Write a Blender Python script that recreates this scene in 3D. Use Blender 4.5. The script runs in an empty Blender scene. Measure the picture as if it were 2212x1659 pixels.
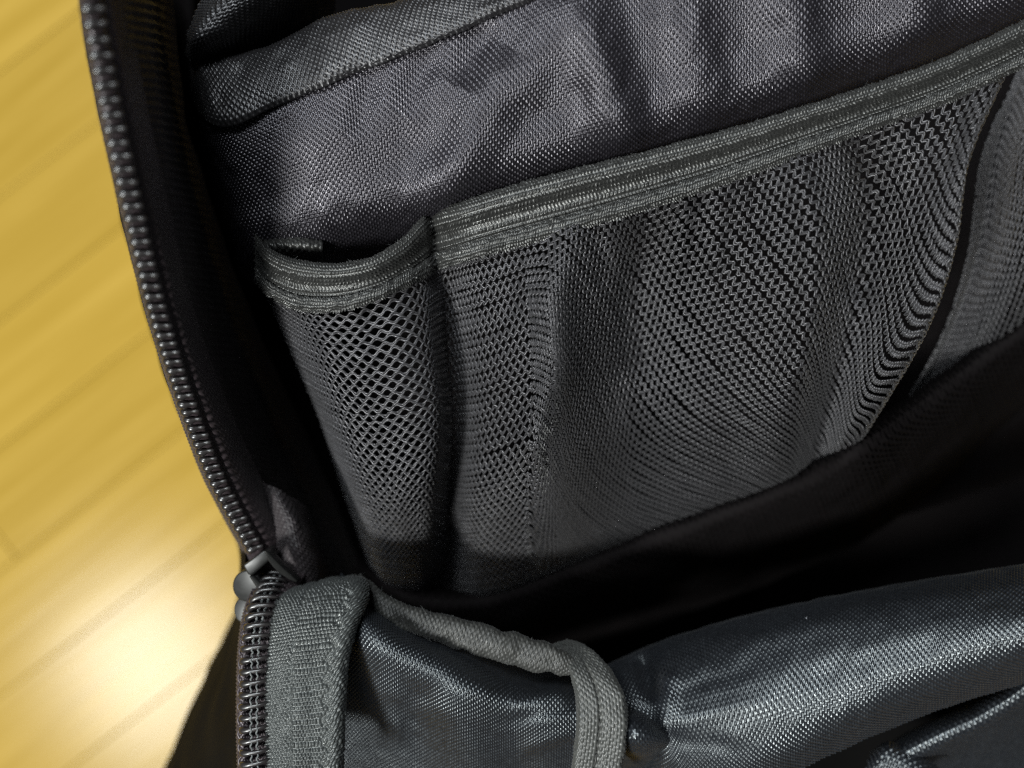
import bpy, math, random
import numpy as np

random.seed(7)
rng = np.random.default_rng(11)
R = math.radians

# ------------------------------------------------------------------ camera, world, light, exposure
sc = bpy.context.scene
HC = 0.62                        # camera height above the floor
HFOV = R(50)
FW, FH = 2212.0, 1659.0          # measuring frame
K = 2 * math.tan(HFOV / 2) / FW

cam_d = bpy.data.cameras.new('camera')
cam = bpy.data.objects.new('camera', cam_d)
sc.collection.objects.link(cam)
cam.location = (0, 0, HC)
cam.rotation_euler = (0, 0, 0)
cam_d.sensor_width = 36
cam_d.lens = 18 / math.tan(HFOV / 2)
cam_d.clip_start = 0.01
cam_d.clip_end = 50
cam_d.dof.use_dof = True
cam_d.dof.focus_distance = 0.246
cam_d.dof.aperture_fstop = 7.2
sc.camera = cam

world = bpy.data.worlds.new('World')
sc.world = world
world.use_nodes = True
bg = world.node_tree.nodes['Background']
bg.inputs[0].default_value = (0.92, 0.96, 1.0, 1)
bg.inputs[1].default_value = 0.065


def area_lamp(name, loc, target, size, power, color):
    ld = bpy.data.lights.new(name, 'AREA')
    ld.shape = 'RECTANGLE'
    ld.size, ld.size_y = size
    ld.energy = power
    ld.color = color
    o = bpy.data.objects.new(name, ld)
    sc.collection.objects.link(o)
    o.location = loc
    d = np.array(target) - np.array(loc)
    import mathutils
    o.rotation_euler = mathutils.Vector(d).to_track_quat('-Z', 'Y').to_euler()
    return o


# ceiling lamp, placed where its reflection in the floor lands left below the bag
area_lamp('ceiling_lamp', (-0.89, -0.69, 2.10), (0, 0, 0.37), (0.40, 0.32), 72, (0.97, 1.0, 0.97))
# soft cool fill lamp added overhead, towards the frame top, brightening net and lining
area_lamp('overhead_fill', (-0.42, 0.85, 1.98), (0, 0, 0.37), (0.7, 0.5), 31, (0.90, 0.97, 1.0))

sc.view_settings.view_transform = 'Standard'
sc.view_settings.look = 'None'
sc.view_settings.gamma = 1
sc.view_settings.use_curve_mapping = False
sc.view_settings.exposure = 0.0
sc.render.engine = 'CYCLES'
sc.cycles.max_bounces = 6
sc.cycles.use_denoising = False
sc.cycles.filter_width = 1.2


# ------------------------------------------------------------------ helpers
def P(a):
    """frame position + distance below the lens (m) -> world"""
    a = np.asarray(a, float)
    d = a[..., 2]
    return np.stack([(a[..., 0] - FW / 2) * K * d, (FH / 2 - a[..., 1]) * K * d, HC - d], -1)


def crw(n, x):
    """Catmull-Rom weights, n control points, x in 0..1 -> (m,n)"""
    x = np.clip(np.asarray(x, float), 0, 1) * (n - 1)
    i = np.minimum(x.astype(int), n - 2)
    f = x - i
    m = len(x)
    W = np.zeros((m, n + 2))
    r = np.arange(m)
    W[r, i] += -0.5 * f + f ** 2 - 0.5 * f ** 3
    W[r, i + 1] += 1 - 2.5 * f ** 2 + 1.5 * f ** 3
    W[r, i + 2] += 0.5 * f + 2 * f ** 2 - 1.5 * f ** 3
    W[r, i + 3] += -0.5 * f ** 2 + 0.5 * f ** 3
    o = W[:, 1:-1].copy()
    if n > 2:
        o[:, 0] += 2 * W[:, 0]
        o[:, 1] -= W[:, 0]
        o[:, -1] += 2 * W[:, -1]
        o[:, -2] -= W[:, -1]
    else:
        o[:, 0] += 2 * W[:, 0] - W[:, -1]
        o[:, 1] += 2 * W[:, -1] - W[:, 0]
    return o


def curve(pts, m):
    pts = np.asarray(pts, float)
    return crw(len(pts), np.linspace(0, 1, m)) @ pts


def polydist(px, py, line):
    best = np.full(px.shape, 1e9)
    for (x0, y0), (x1, y1) in zip(line[:-1], line[1:]):
        dx, dy = x1 - x0, y1 - y0
        t = np.clip(((px - x0) * dx + (py - y0) * dy) / (dx * dx + dy * dy), 0, 1)
        best = np.minimum(best, np.hypot(px - x0 - t * dx, py - y0 - t * dy))
    return best


def fold_offset(folds, g):
    out = np.zeros(g.shape[:-1])
    for fo in folds:
        line, w, h = fo[:3]
        amt = np.exp(-(polydist(g[..., 0], g[..., 1], line) / w) ** 2)
        if len(fo) > 3:            # crease that dies out towards both ends
            (x0, y0), (x1, y1) = line[0], line[-1]
            t = ((g[..., 0] - x0) * (x1 - x0) + (g[..., 1] - y0) * (y1 - y0)) / ((x1 - x0) ** 2 + (y1 - y0) ** 2)
            e = np.clip(1 - (2 * t - 1) ** 2, 0, 1)
            amt = amt * e
        out -= h * 1e-3 * amt
    return out


class Surf:
    """smooth cloth surface through a control grid of (x, y, distance)"""
    def __init__(self, ctrl, folds=()):
        self.c = np.asarray(ctrl, float)
        self.folds = folds
        q = self.raw(np.linspace(0, 1, 120), np.linspace(0, 1, 120))
        du = np.linalg.norm(np.diff(q, axis=1), axis=2).mean(0)
        dv = np.linalg.norm(np.diff(q, axis=0), axis=2).mean(1)
        self.lu, self.lv = du.sum(), dv.sum()
        self.cu = np.concatenate([[0], du.cumsum()]) / self.lu
        self.cv = np.concatenate([[0], dv.cumsum()]) / self.lv

    def raw(self, u, v):
        R_, C_ = self.c.shape[:2]
        g = np.einsum('ar,rck,bc->abk', crw(R_, v), self.c, crw(C_, u))
        if self.folds:
            g[..., 2] += fold_offset(self.folds, g)
        return P(g)

    def grid(self, u, v):
        t = np.linspace(0, 1, 120)
        return self.raw(np.interp(u, self.cu, t), np.interp(v, self.cv, t))


def normals(q):
    a = np.gradient(q, axis=1)
    b = np.gradient(q, axis=0)
    n = np.cross(b, a)
    l = np.linalg.norm(n, axis=2, keepdims=True)
    n = n / np.maximum(l, 1e-12)
    if n[..., 2].mean() < 0:
        n = -n
    return n


def mesh_obj(name, verts, quads, mat, parent=None, smooth=True, uv=None):
    verts = np.asarray(verts, np.float32).reshape(-1, 3)
    quads = np.asarray(quads, np.int32).reshape(-1, 4)
    me = bpy.data.meshes.new(name)
    me.vertices.add(len(verts))
    me.vertices.foreach_set('co', verts.ravel())
    me.loops.add(quads.size)
    me.loops.foreach_set('vertex_index', quads.ravel())
    me.polygons.add(len(quads))
    me.polygons.foreach_set('loop_start', np.arange(0, quads.size, 4, dtype=np.int32))
    me.polygons.foreach_set('loop_total', np.full(len(quads), 4, np.int32))
    me.polygons.foreach_set('use_smooth', np.full(len(quads), smooth))
    me.update(calc_edges=True)
    if uv is not None:
        l = me.uv_layers.new(name='weave')
        l.data.foreach_set('uv', np.asarray(uv, np.float32).reshape(-1, 2)[quads.ravel()].ravel())
    me.materials.append(mat)
    o = bpy.data.objects.new(name, me)
    sc.collection.objects.link(o)
    o.parent = parent
    return o


def grid_quads(nv, nu):
    i = np.arange(nv * nu).reshape(nv, nu)
    return np.stack([i[:-1, :-1], i[1:, :-1], i[1:, 1:], i[:-1, 1:]], -1).reshape(-1, 4)


def vnoise(shape, step, amp):
    """smooth random field"""
    a = rng.normal(0, 1, (int(shape[0] / step) + 4, int(shape[1] / step) + 4))
    return amp * crw(a.shape[0], np.linspace(0, 1, shape[0])) @ a @ crw(a.shape[1], np.linspace(0, 1, shape[1])).T


WR = 1.22          # weft threads lie a little wider apart than warp threads


def plain_weave(p, a=0.50, b=0.48, jit=0.08):
    """heights (m) of over/under threads, warp pitch p mm"""
    def f(um, vm):
        u = um[None, :] / p
        v = vm[:, None] / (p * WR)
        iu, iv = np.floor(u), np.floor(v)
        fu, fv = u - iu, v - iv
        ju = rng.normal(1, jit, int(iu.max()) + 2)[iu.astype(int)]
        jv = rng.normal(1, jit, int(iv.max()) + 2)[iv.astype(int)]
        pu = np.sqrt(np.maximum(0, 1 - (2 * fu - 1) ** 2))
        pv = np.sqrt(np.maximum(0, 1 - (2 * fv - 1) ** 2))
        s1 = np.sin(np.pi * v + np.pi * iu)
        s2 = np.sin(np.pi * u + np.pi * iv)
        wa = a * pu * ju + b * s1
        we = a * 0.7 * pv * jv - b * s2 - 0.24
        return np.maximum(wa, we) * p * 1e-3
    return f


def sheet(name, surf, pitch, mat, parent, hf=None, spt=4, wob=0.0, extra=None, trim=60):
    """cloth: the surface finely divided and raised by its threads"""
    nu = max(4, int(surf.lu * 1e3 / pitch * spt)) + 1
    nv = max(4, int(surf.lv * 1e3 / (pitch * (WR if hf is not None else 1)) * spt)) + 1
    u = np.linspace(0, 1, nu)
    v = np.linspace(0, 1, nv)
    q = surf.grid(u, v)
    n = normals(q)
    um, vm = u * surf.lu * 1e3, v * surf.lv * 1e3
    h = np.zeros((nv, nu))
    if wob:
        h += vnoise((nv, nu), 4.5 * spt, wob * 1e-3)
        um2 = um
    if hf is not None:
        h += hf(um, vm)
    if extra is not None:
        h += extra(um, vm, u, v)
    q = q + n * h[..., None]
    F = grid_quads(nv, nu)
    V = q.reshape(-1, 3)
    if trim:                       # end the cloth a little outside the picture
        d = HC - V[:, 2]
        x = V[:, 0] / (K * d) + FW / 2
        y = FH / 2 - V[:, 1] / (K * d)
        ok = (x > -trim) & (x < FW + trim) & (y > -trim) & (y < FH + trim)
        F = F[ok[F].all(1)]
        used = np.unique(F)
        mp = np.zeros(len(V), np.int64)
        mp[used] = np.arange(len(used))
        V, F = V[used], mp[F]
    return mesh_obj(name, V, F, mat, parent)


def tube(path, rad, sides=8, closed_ends=True):
    """verts, quads of a tube along path (n,3) with radius per point"""
    path = np.asarray(path, float)
    n = len(path)
    rad = np.broadcast_to(np.asarray(rad, float), (n,))
    t = np.gradient(path, axis=0)
    t /= np.linalg.norm(t, axis=1, keepdims=True)
    ref = np.array([0, 0, 1.0]) if abs(t[:, 2]).mean() < 0.8 else np.array([1.0, 0, 0])
    b = np.cross(t, ref)
    b /= np.linalg.norm(b, axis=1, keepdims=True)
    c = np.cross(b, t)
    an = np.linspace(0, 2 * np.pi, sides, endpoint=False)
    ring = path[:, None] + rad[:, None, None] * (np.cos(an)[None, :, None] * b[:, None] + np.sin(an)[None, :, None] * c[:, None])
    i = np.arange(n * sides).reshape(n, sides)
    j = np.roll(i, -1, 1)
    q = np.stack([i[:-1], j[:-1], j[1:], i[1:]], -1).reshape(-1, 4)
    return ring.reshape(-1, 3), q


# ------------------------------------------------------------------ materials
def mat_base(name):
    m = bpy.data.materials.new(name)
    m.use_nodes = True
    nt = m.node_tree
    return m, nt, nt.nodes['Principled BSDF']


def cloth_mat(name, col, rough=0.42, spec=0.5, sheen=0.15, tint=(1, 1, 1), var=0.35, sheen_tint=(1, 1, 1), scale=900):
    m, nt, b = mat_base(name)
    N, L = nt.nodes.new, nt.links.new
    tc = N('ShaderNodeTexCoord')
    n1 = N('ShaderNodeTexNoise'); n1.inputs['Scale'].default_value = scale; n1.inputs['Detail'].default_value = 3
    n2 = N('ShaderNodeTexNoise'); n2.inputs['Scale'].default_value = 35; n2.inputs['Detail'].default_value = 4
    L(tc.outputs['Object'], n1.inputs['Vector']); L(tc.outputs['Object'], n2.inputs['Vector'])
    ad = N('ShaderNodeMath'); ad.operation = 'ADD'
    L(n1.outputs['Fac'], ad.inputs[0]); L(n2.outputs['Fac'], ad.inputs[1])
    rp = N('ShaderNodeMapRange')
    rp.inputs['From Min'].default_value = 0.6; rp.inputs['From Max'].default_value = 1.4
    rp.inputs['To Min'].default_value = 1 - var; rp.inputs['To Max'].default_value = 1 + var
    L(ad.outputs[0], rp.inputs['Value'])
    mx = N('ShaderNodeVectorMath'); mx.operation = 'SCALE'
    mx.inputs[0].default_value = col
    L(rp.outputs['Result'], mx.inputs['Scale'])
    L(mx.outputs[0], b.inputs['Base Color'])
    rr = N('ShaderNodeMapRange')
    rr.inputs['From Min'].default_value = 0.3; rr.inputs['From Max'].default_value = 0.7
    rr.inputs['To Min'].default_value = rough - 0.07; rr.inputs['To Max'].default_value = rough + 0.1
    L(n1.outputs['Fac'], rr.inputs['Value'])
    L(rr.outputs['Result'], b.inputs['Roughness'])
    b.inputs['Specular IOR Level'].default_value = spec
    b.inputs['Specular Tint'].default_value = (*tint, 1)
    b.inputs['Sheen Weight'].default_value = sheen
    b.inputs['Sheen Roughness'].default_value = 0.4
    b.inputs['Sheen Tint'].default_value = (*sheen_tint, 1)
    return m


M_LIN = cloth_mat('lining_nylon', (0.0060, 0.0052, 0.0072), 0.39, 0.78, 0.02, (0.96, 0.92, 1.0))
M_HEM = cloth_mat('hem_nylon', (0.0068, 0.0062, 0.0068), 0.41, 0.62, 0.05, (0.98, 0.97, 1.0))
M_FRONT = cloth_mat('front_nylon', (0.0060, 0.0070, 0.0095), 0.38, 0.95, 0.05, (0.90, 0.97, 1.0))
M_ELAST = cloth_mat('elastic_knit', (0.0150, 0.0150, 0.0142), 0.40, 0.65, 0.08, (1.0, 1.0, 0.98))
M_MESH = cloth_mat('net_yarn', (0.030, 0.029, 0.031), 0.40, 0.6, 0.08, (0.98, 0.96, 1.0))
M_TAPE = cloth_mat('twill_tape', (0.036, 0.039, 0.038), 0.38, 0.6, 0.10, (0.97, 1.0, 0.99))
M_BIND = cloth_mat('binding_tape', (0.042, 0.043, 0.040), 0.46, 0.5, 0.12)
M_PIPE = cloth_mat('piping_cloth', (0.024, 0.024, 0.022), 0.5, 0.45, 0.10)
M_GUS = cloth_mat('gusset_cloth', (0.020, 0.0155, 0.017), 0.6, 0.4, 0.05)
M_ZTAPE = cloth_mat('zipper_tape', (0.022, 0.016, 0.018), 0.46, 0.6, 0.06, (1, 0.92, 0.95))
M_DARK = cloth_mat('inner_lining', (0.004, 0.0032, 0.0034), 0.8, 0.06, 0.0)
M_SHELL = cloth_mat('outer_shell', (0.0028, 0.0026, 0.0026), 0.8, 0.05, 0.0)


def plastic_mat(name, col, rough, spec=0.6, bump=0.0):
    m, nt, b = mat_base(name)
    b.inputs['Base Color'].default_value = (*col, 1)
    b.inputs['Specular IOR Level'].default_value = spec
    N, L = nt.nodes.new, nt.links.new
    tc = N('ShaderNodeTexCoord')
    n1 = N('ShaderNodeTexNoise'); n1.inputs['Scale'].default_value = 700; n1.inputs['Detail'].default_value = 4
    L(tc.outputs['Object'], n1.inputs['Vector'])
    rr = N('ShaderNodeMapRange')
    rr.inputs['To Min'].default_value = rough - 0.08; rr.inputs['To Max'].default_value = rough + 0.12
    L(n1.outputs['Fac'], rr.inputs['Value']); L(rr.outputs['Result'], b.inputs['Roughness'])
    return m


M_TOOTH = plastic_mat('coil_nylon', (0.016, 0.014, 0.014), 0.30, 0.7)
M_SLIDER = plastic_mat('slider_paint', (0.011, 0.011, 0.0105), 0.38, 0.45)
M_CORD = cloth_mat('cord_yarn', (0.07, 0.075, 0.075), 0.5, 0.5, 0.2)
M_LINT = cloth_mat('lint', (0.32, 0.32, 0.34), 0.7, 0.2, 0.2)


def wood_mat():
    m, nt, b = mat_base('golden_wood')
    N, L = nt.nodes.new, nt.links.new
    tc = N('ShaderNodeTexCoord')
    oi = N('ShaderNodeObjectInfo')
    mp = N('ShaderNodeMapping'); mp.inputs['Scale'].default_value = (3.0, 60, 60)
    L(tc.outputs['Object'], mp.inputs['Vector'])
    off = N('ShaderNodeVectorMath'); off.operation = 'ADD'
    cmb = N('ShaderNodeCombineXYZ')
    ml = N('ShaderNodeMath'); ml.operation = 'MULTIPLY'; ml.inputs[1].default_value = 37.0
    L(oi.outputs['Random'], ml.inputs[0]); L(ml.outputs[0], cmb.inputs[0]); L(ml.outputs[0], cmb.inputs[1])
    L(mp.outputs[0], off.inputs[0]); L(cmb.outputs[0], off.inputs[1])
    n = N('ShaderNodeTexNoise'); n.inputs['Scale'].default_value = 2.2; n.inputs['Detail'].default_value = 6; n.inputs['Distortion'].default_value = 0.6
    L(off.outputs[0], n.inputs['Vector'])
    cr = N('ShaderNodeValToRGB')
    cr.color_ramp.elements[0].position = 0.3; cr.color_ramp.elements[0].color = (0.300, 0.188, 0.028, 1)
    cr.color_ramp.elements[1].position = 0.72; cr.color_ramp.elements[1].color = (0.365, 0.236, 0.044, 1)
    L(n.outputs['Fac'], cr.inputs[0])
    hs = N('ShaderNodeHueSaturation')
    vr = N('ShaderNodeMapRange'); vr.inputs['To Min'].default_value = 0.95; vr.inputs['To Max'].default_value = 1.05
    L(oi.outputs['Random'], vr.inputs['Value']); L(vr.outputs['Result'], hs.inputs['Value'])
    L(cr.outputs[0], hs.inputs['Color'])
    L(hs.outputs[0], b.inputs['Base Color'])
    rr = N('ShaderNodeMapRange'); rr.inputs['To Min'].default_value = 0.16; rr.inputs['To Max'].default_value = 0.20
    L(n.outputs['Fac'], rr.inputs['Value']); L(rr.outputs['Result'], b.inputs['Roughness'])
    b.inputs['Specular IOR Level'].default_value = 0.065
    bp = N('ShaderNodeBump'); bp.inputs['Strength'].default_value = 0.10; bp.inputs['Distance'].default_value = 0.0008
    L(n.outputs['Fac'], bp.inputs['Height']); L(bp.outputs[0], b.inputs['Normal'])
    return m


M_WOOD = wood_mat()
M_GAP = plastic_mat('floor_base', (0.16, 0.09, 0.025), 0.6, 0.3)

# ------------------------------------------------------------------ the setting: wooden floor
fl = mesh_obj('floor', [(-1.6, -1.4, -0.012), (1.6, -1.4, -0.012), (1.6, 1.4, -0.012), (-1.6, 1.4, -0.012)], [(0, 1, 2, 3)], M_GAP)
fl['kind'] = 'structure'
fl['label'] = 'glossy golden wooden floor under the bag'
ang = R(37.5)
PWD, PLEN = 0.056, 0.70


def plank_mesh():
    import bmesh
    bm = bmesh.new()
    bmesh.ops.create_cube(bm, size=1)
    for v in bm.verts:
        v.co.x *= PLEN - 0.0004
        v.co.y *= PWD - 0.0002
        v.co.z = v.co.z * 0.011 - 0.0055
    ed = [e for e in bm.edges if all(v.co.z > -0.001 for v in e.verts)]
    bmesh.ops.bevel(bm, geom=ed, offset=0.0005, segments=2, affect='EDGES', profile=0.5)
    me = bpy.data.meshes.new('plank')
    bm.to_mesh(me)
    bm.free()
    me.materials.append(M_WOOD)
    return me


pm = plank_mesh()
ca, sa = math.cos(ang), math.sin(ang)
for r in range(-10, 11):
    for c in (-1, 0, 1):
        lx = c * PLEN + ((r * 0.37) % 1.0) * PLEN - 0.45
        ly = r * PWD + 0.008
        wx, wy = lx * ca - ly * sa, lx * sa + ly * ca
        if abs(wx) > 1.25 or abs(wy) > 1.0:
            continue
        o = bpy.data.objects.new('plank', pm)
        sc.collection.objects.link(o)
        o.location = (wx, wy, random.uniform(-0.0003, 0.0))
        o.rotation_euler = (0, 0, ang)
        o.parent = fl

# ------------------------------------------------------------------ the bag
bag = bpy.data.objects.new('backpack', None)
sc.collection.objects.link(bag)
bag['label'] = 'open black nylon backpack with a mesh pocket inside and a half-closed zipper'
bag['category'] = 'backpack'

PW = 0.66     # thread pitch of the nylon, mm
W1 = plain_weave(PW)

# --- lining behind the elastic
lin = [  # rows top -> bottom, columns left -> right
    [(432, 262, .262), (492, 268, .248), (740, 165, .243), (1000, 60, .240), (1200, -25, .238), (1450, -110, .237), (1700, -190, .236), (1980, -270, .235), (2290, -370, .234)],
    [(448, 345, .266), (512, 345, .250), (750, 265, .243), (1000, 175, .239), (1200, 100, .238), (1450, 20, .238), (1700, -60, .237), (1980, -150, .236), (2290, -250, .236)],
    [(468, 425, .270), (530, 430, .253), (760, 365, .246), (1000, 290, .242), (1200, 220, .240), (1450, 140, .240), (1700, 65, .240), (1980, -30, .239), (2290, -130, .239)],
    [(492, 505, .274), (552, 520, .256), (775, 465, .250), (1000, 400, .2455), (1200, 330, .2425), (1450, 260, .2430), (1700, 180, .2430), (1980, 80, .2430), (2290, -25, .243)],
    [(520, 590, .286), (580, 610, .268), (790, 570, .268), (1000, 500, .262), (1200, 440, .260), (1450, 365, .260), (1700, 290, .260), (1980, 190, .260), (2290, 80, .260)],
]
lin_folds = [
    ([(1225, -90), (1295, 140), (1375, 400)], 55, 4.6, 1),
    ([(1130, 120), (1010, 320), (880, 540)], 60, 4.2, 1),
    ([(1200, -10), (1140, 230)], 55, 1.8, 1),
    ([(1460, -160), (1525, 320)], 56, 2.8, 1),
    ([(1680, -180), (1755, 290)], 58, 3.4, 1),
    ([(2000, -260), (1965, 200)], 58, 3.0, 1),
    ([(640, 180), (800, 540)], 110, 2.0, 1),
    ([(1060, 40), (990, 190)], 34, -1.6, 1),
    ([(950, 85), (865, 245)], 34, -1.4, 1),
    ([(820, 130), (760, 300)], 26, -1.0, 1),
]
S_lin = Surf(lin, [(f_[0], f_[1] * 1.1, f_[2] * 1.4, *f_[3:]) for f_ in lin_folds])
o = sheet('lining_panel', S_lin, PW, M_LIN, bag, W1, wob=0.12)
o['label'] = 'purplish grey woven nylon lining with soft folds'

# --- hem above the seam, rolled top edge
top = [(410, 70), (432, 106), (478, 122), (545, 116), (640, 76), (705, 42), (800, 18), (875, 4), (1000, -40), (1160, -110), (1400, -200)]
bot = [(418, 215), (452, 262), (500, 272), (590, 232), (690, 190), (770, 156), (870, 118), (960, 82), (1080, 30), (1230, -30), (1460, -110)]
dep = [.258, .2475, .2440, .2420, .2405, .2398, .2388, .2378, .2366, .2355, .235]
rows = []
for f, dd, back in ((-0.12, .0190, 1), (-0.04, .0105, 1), (0.0, .0068, 0), (0.10, .0046, 0), (0.35, .0028, 0), (0.7, .0012, 0), (0.90, .0008, 0), (1.0, .0014, 0)):
    row = []
    for (a, b_, d) in zip(top, bot, dep):
        ff = -f if back else f      # the back of the roll comes down again
        if back:
            ff = abs(f) * 0.9
        row.append((a[0] + (b_[0] - a[0]) * ff, a[1] + (b_[1] - a[1]) * ff, d + dd))
    rows.append(row)
S_hem = Surf(rows, [([(1035, 85), (1020, 110)], 26, -1.6), ([(930, 130), (910, 150)], 26, -1.4), ([(600, 130), (560, 200)], 50, 0.8), ([(760, 70), (700, 140)], 40, 0.9)])
o = sheet('pocket_hem', S_hem, PW * 1.02, M_HEM, bag, plain_weave(PW * 1.02), spt=3, wob=0.16)
o['label'] = 'folded hem of the upper inner pocket with a pale rolled edge'
# stitches along the hem seam
seam = curve([(500, 262), (590, 226), (690, 184), (770, 150), (870, 112), (960, 76), (1080, 24), (1200, -24)], 60)
sd = np.interp(np.linspace(0, 1, 60), [0, .3, 1], [.2452, .2412, .2368])
for k in range(0, 58, 2):
    a = np.array([*seam[k], sd[k]])
    b_ = np.array([*seam[k + 1], sd[k + 1]])
    path = P(np.linspace(a, a + (b_ - a) * 1.25, 6))
    path[:, 2] += 0.0004 * np.sin(np.linspace(0, np.pi, 6))
    vv, qq = tube(path, 0.00022, 6)
    st = mesh_obj('stitch', vv, qq, M_HEM, o)

# --- inside of that pocket
pin = [
    [(470, -60, .245), (545, -60, .241), (610, -60, .243), (670, -60, .252), (740, -70, .275)],
    [(440, -10, .247), (500, -5, .241), (570, 0, .244), (640, 5, .254), (720, 0, .278)],
    [(420, 40, .249), (455, 40, .241), (530, 50, .245), (610, 50, .257), (720, 60, .282)],
    [(408, 80, .252), (425, 84, .242), (490, 98, .248), (580, 100, .262), (700, 110, .288)],
    [(404, 120, .258), (418, 126, .250), (480, 140, .258), (570, 150, .270), (690, 160, .295)],
]
o = sheet('pocket_back', Surf(pin), PW, M_HEM, bag, W1, spt=3, wob=0.1)
o['label'] = 'back fabric of the upper inner pocket, seen through its open mouth'

# --- back wall behind everything
bk = [
    [(360, -120, .270), (420, -120, .262), (560, -120, .285), (1200, -120, .292), (2400, -120, .292)],
    [(378, 60, .276), (420, 60, .268), (520, 150, .295), (1200, 100, .300), (2400, 40, .300)],
    [(402, 250, .284), (445, 252, .274), (540, 330, .300), (1200, 360, .305), (2400, 240, .305)],
    [(470, 480, .296), (520, 480, .286), (620, 560, .306), (1200, 640, .312), (2400, 500, .312)],
    [(560, 720, .310), (615, 720, .300), (700, 800, .314), (1200, 900, .325), (2400, 720, .325)],
    [(690, 1000, .330), (735, 1000, .318), (800, 1050, .330), (1200, 1150, .345), (2400, 860, .345)],
    [(790, 1260, .355), (830, 1260, .345), (900, 1300, .350), (1200, 1330, .365), (2400, 980, .365)],
]
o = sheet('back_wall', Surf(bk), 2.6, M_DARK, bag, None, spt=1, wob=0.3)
o['label'] = 'dark back wall of the bag behind the pockets'

# --- elastic band and the net pocket
ET = [(552, 506), (580, 540), (636, 564), (720, 574), (800, 560), (866, 523), (910, 477), (930, 458), (1000, 438), (1100, 407), (1250, 367), (1400, 330), (1560, 288), (1700, 245), (1850, 198), (2000, 145), (2120, 92), (2290, 10)]
EB = [(552, 604), (588, 640), (650, 668), (738, 668), (815, 645), (880, 615), (924, 594), (942, 580), (1010, 560), (1110, 532), (1260, 490), (1410, 445), (1570, 392), (1710, 340), (1860, 285), (2010, 232), (2130, 180), (2300, 100)]
ED = [.256, .249, .244, .2405, .2400, .2430, .2475, .2495, .2445, .2420, .2405, .2400, .2395, .2390, .2385, .2385, .2380, .2375]
erows = []
for f, dd in ((0.16, .0046), (0.03, .0026), (-0.015, .0006), (0.07, -.0014), (0.20, -.0018), (0.32, -.0008), (0.42, .0010), (0.56, .0016), (0.72, .0020), (0.80, .0008), (0.93, .0004), (1.02, .0016)):
    erows.append([(a[0] + (b_[0] - a[0]) * f, a[1] + (b_[1] - a[1]) * f, d + dd + (0.001 if i == 7 else 0)) for i, (a, b_, d) in enumerate(zip(ET, EB, ED))])
S_el = Surf(erows, [([(930, 450), (946, 590)], 9, -1.3)])


def beads(a, b_, pa, pb, slant=0.0):
    """rows (pitch pb) of rounded yarn floats (pitch pa), every other row shifted"""
    ib = np.floor(b_ / pb)
    fb = (b_ / pb % 1) - .5
    fa = ((a / pa + 0.5 * ib + slant * fb) % 1) - .5
    return np.maximum(0, 1 - (2.0 * fa) ** 2) * np.maximum(0, 1 - (2.0 * fb) ** 2)


def elastic_h(um, vm, u, v):
    s = um[None, :] * np.ones((len(vm), 1))
    t = vm[:, None] * np.ones((1, len(um)))
    w = v[:, None] * np.ones((1, len(um)))
    jit = vnoise(w.shape, 5, 0.30)
    s = s + vnoise(w.shape, 9, 0.05)
    row = np.floor(t / 0.95)
    knit = beads(s, t, 0.80, 0.95, 0.0) * 0.4 + beads(s, t, 0.80, 0.95, 1.1) * (row % 2 == 0) + beads(s, t, 0.80, 0.95, -1.1) * (row % 2 == 1)
    h = 0.00034 * knit * (1 + jit)
    band = np.clip((w - 0.47) / 0.02, 0, 1) * np.clip((0.745 - w) / 0.02, 0, 1)
    ribs = 0
    for c in (0.515, 0.60, 0.685):          # rows of raised stitches between rubber cores
        ribs += 0.00042 * np.exp(-((w - c) / 0.014) ** 2) * np.maximum(0, np.cos(2 * np.pi * s / 0.88)) * (1 + jit)
        ribs -= 0.00012 * np.exp(-((w - c - 0.042) / 0.012) ** 2)
    h = h * (1 - band) + (ribs + 0.45 * h) * band
    st = np.clip((w - 0.77) / 0.02, 0, 1)   # overlocked lower edge
    wob_s = s + vnoise(w.shape, 7, 0.10)
    wob_t = t + vnoise(w.shape, 7, 0.10)
    over = beads(wob_s, wob_t, 0.62, 0.85, 0.9)
    h = h * (1 - st) + st * 0.00062 * over * (1 + 1.2 * jit)
    h += -0.0006 * np.exp(-((w - 0.758) / 0.012) ** 2)
    return h


el = sheet('elastic_band', S_el, 0.80, M_ELAST, bag, None, spt=5, wob=0.05, extra=elastic_h)
el['label'] = 'ribbed knitted elastic band along the mouth of the net pocket'
# end of the elastic turned back inside the pocket mouth
tail = [[(560, 516, .256), (600, 512, .254), (650, 514, .253), (696, 522, .254)],
        [(566, 532, .2535), (610, 530, .252), (655, 530, .251), (697, 534, .252)],
        [(572, 548, .256), (615, 548, .255), (660, 546, .254), (698, 548, .255)],
        [(585, 575, .262), (620, 575, .262), (660, 570, .262), (699, 566, .262)]]
o = sheet('elastic_tail', Surf(tail), 0.9, M_ELAST, el, plain_weave(0.9, 0.3, 0.2), spt=5, wob=0.06)

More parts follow.
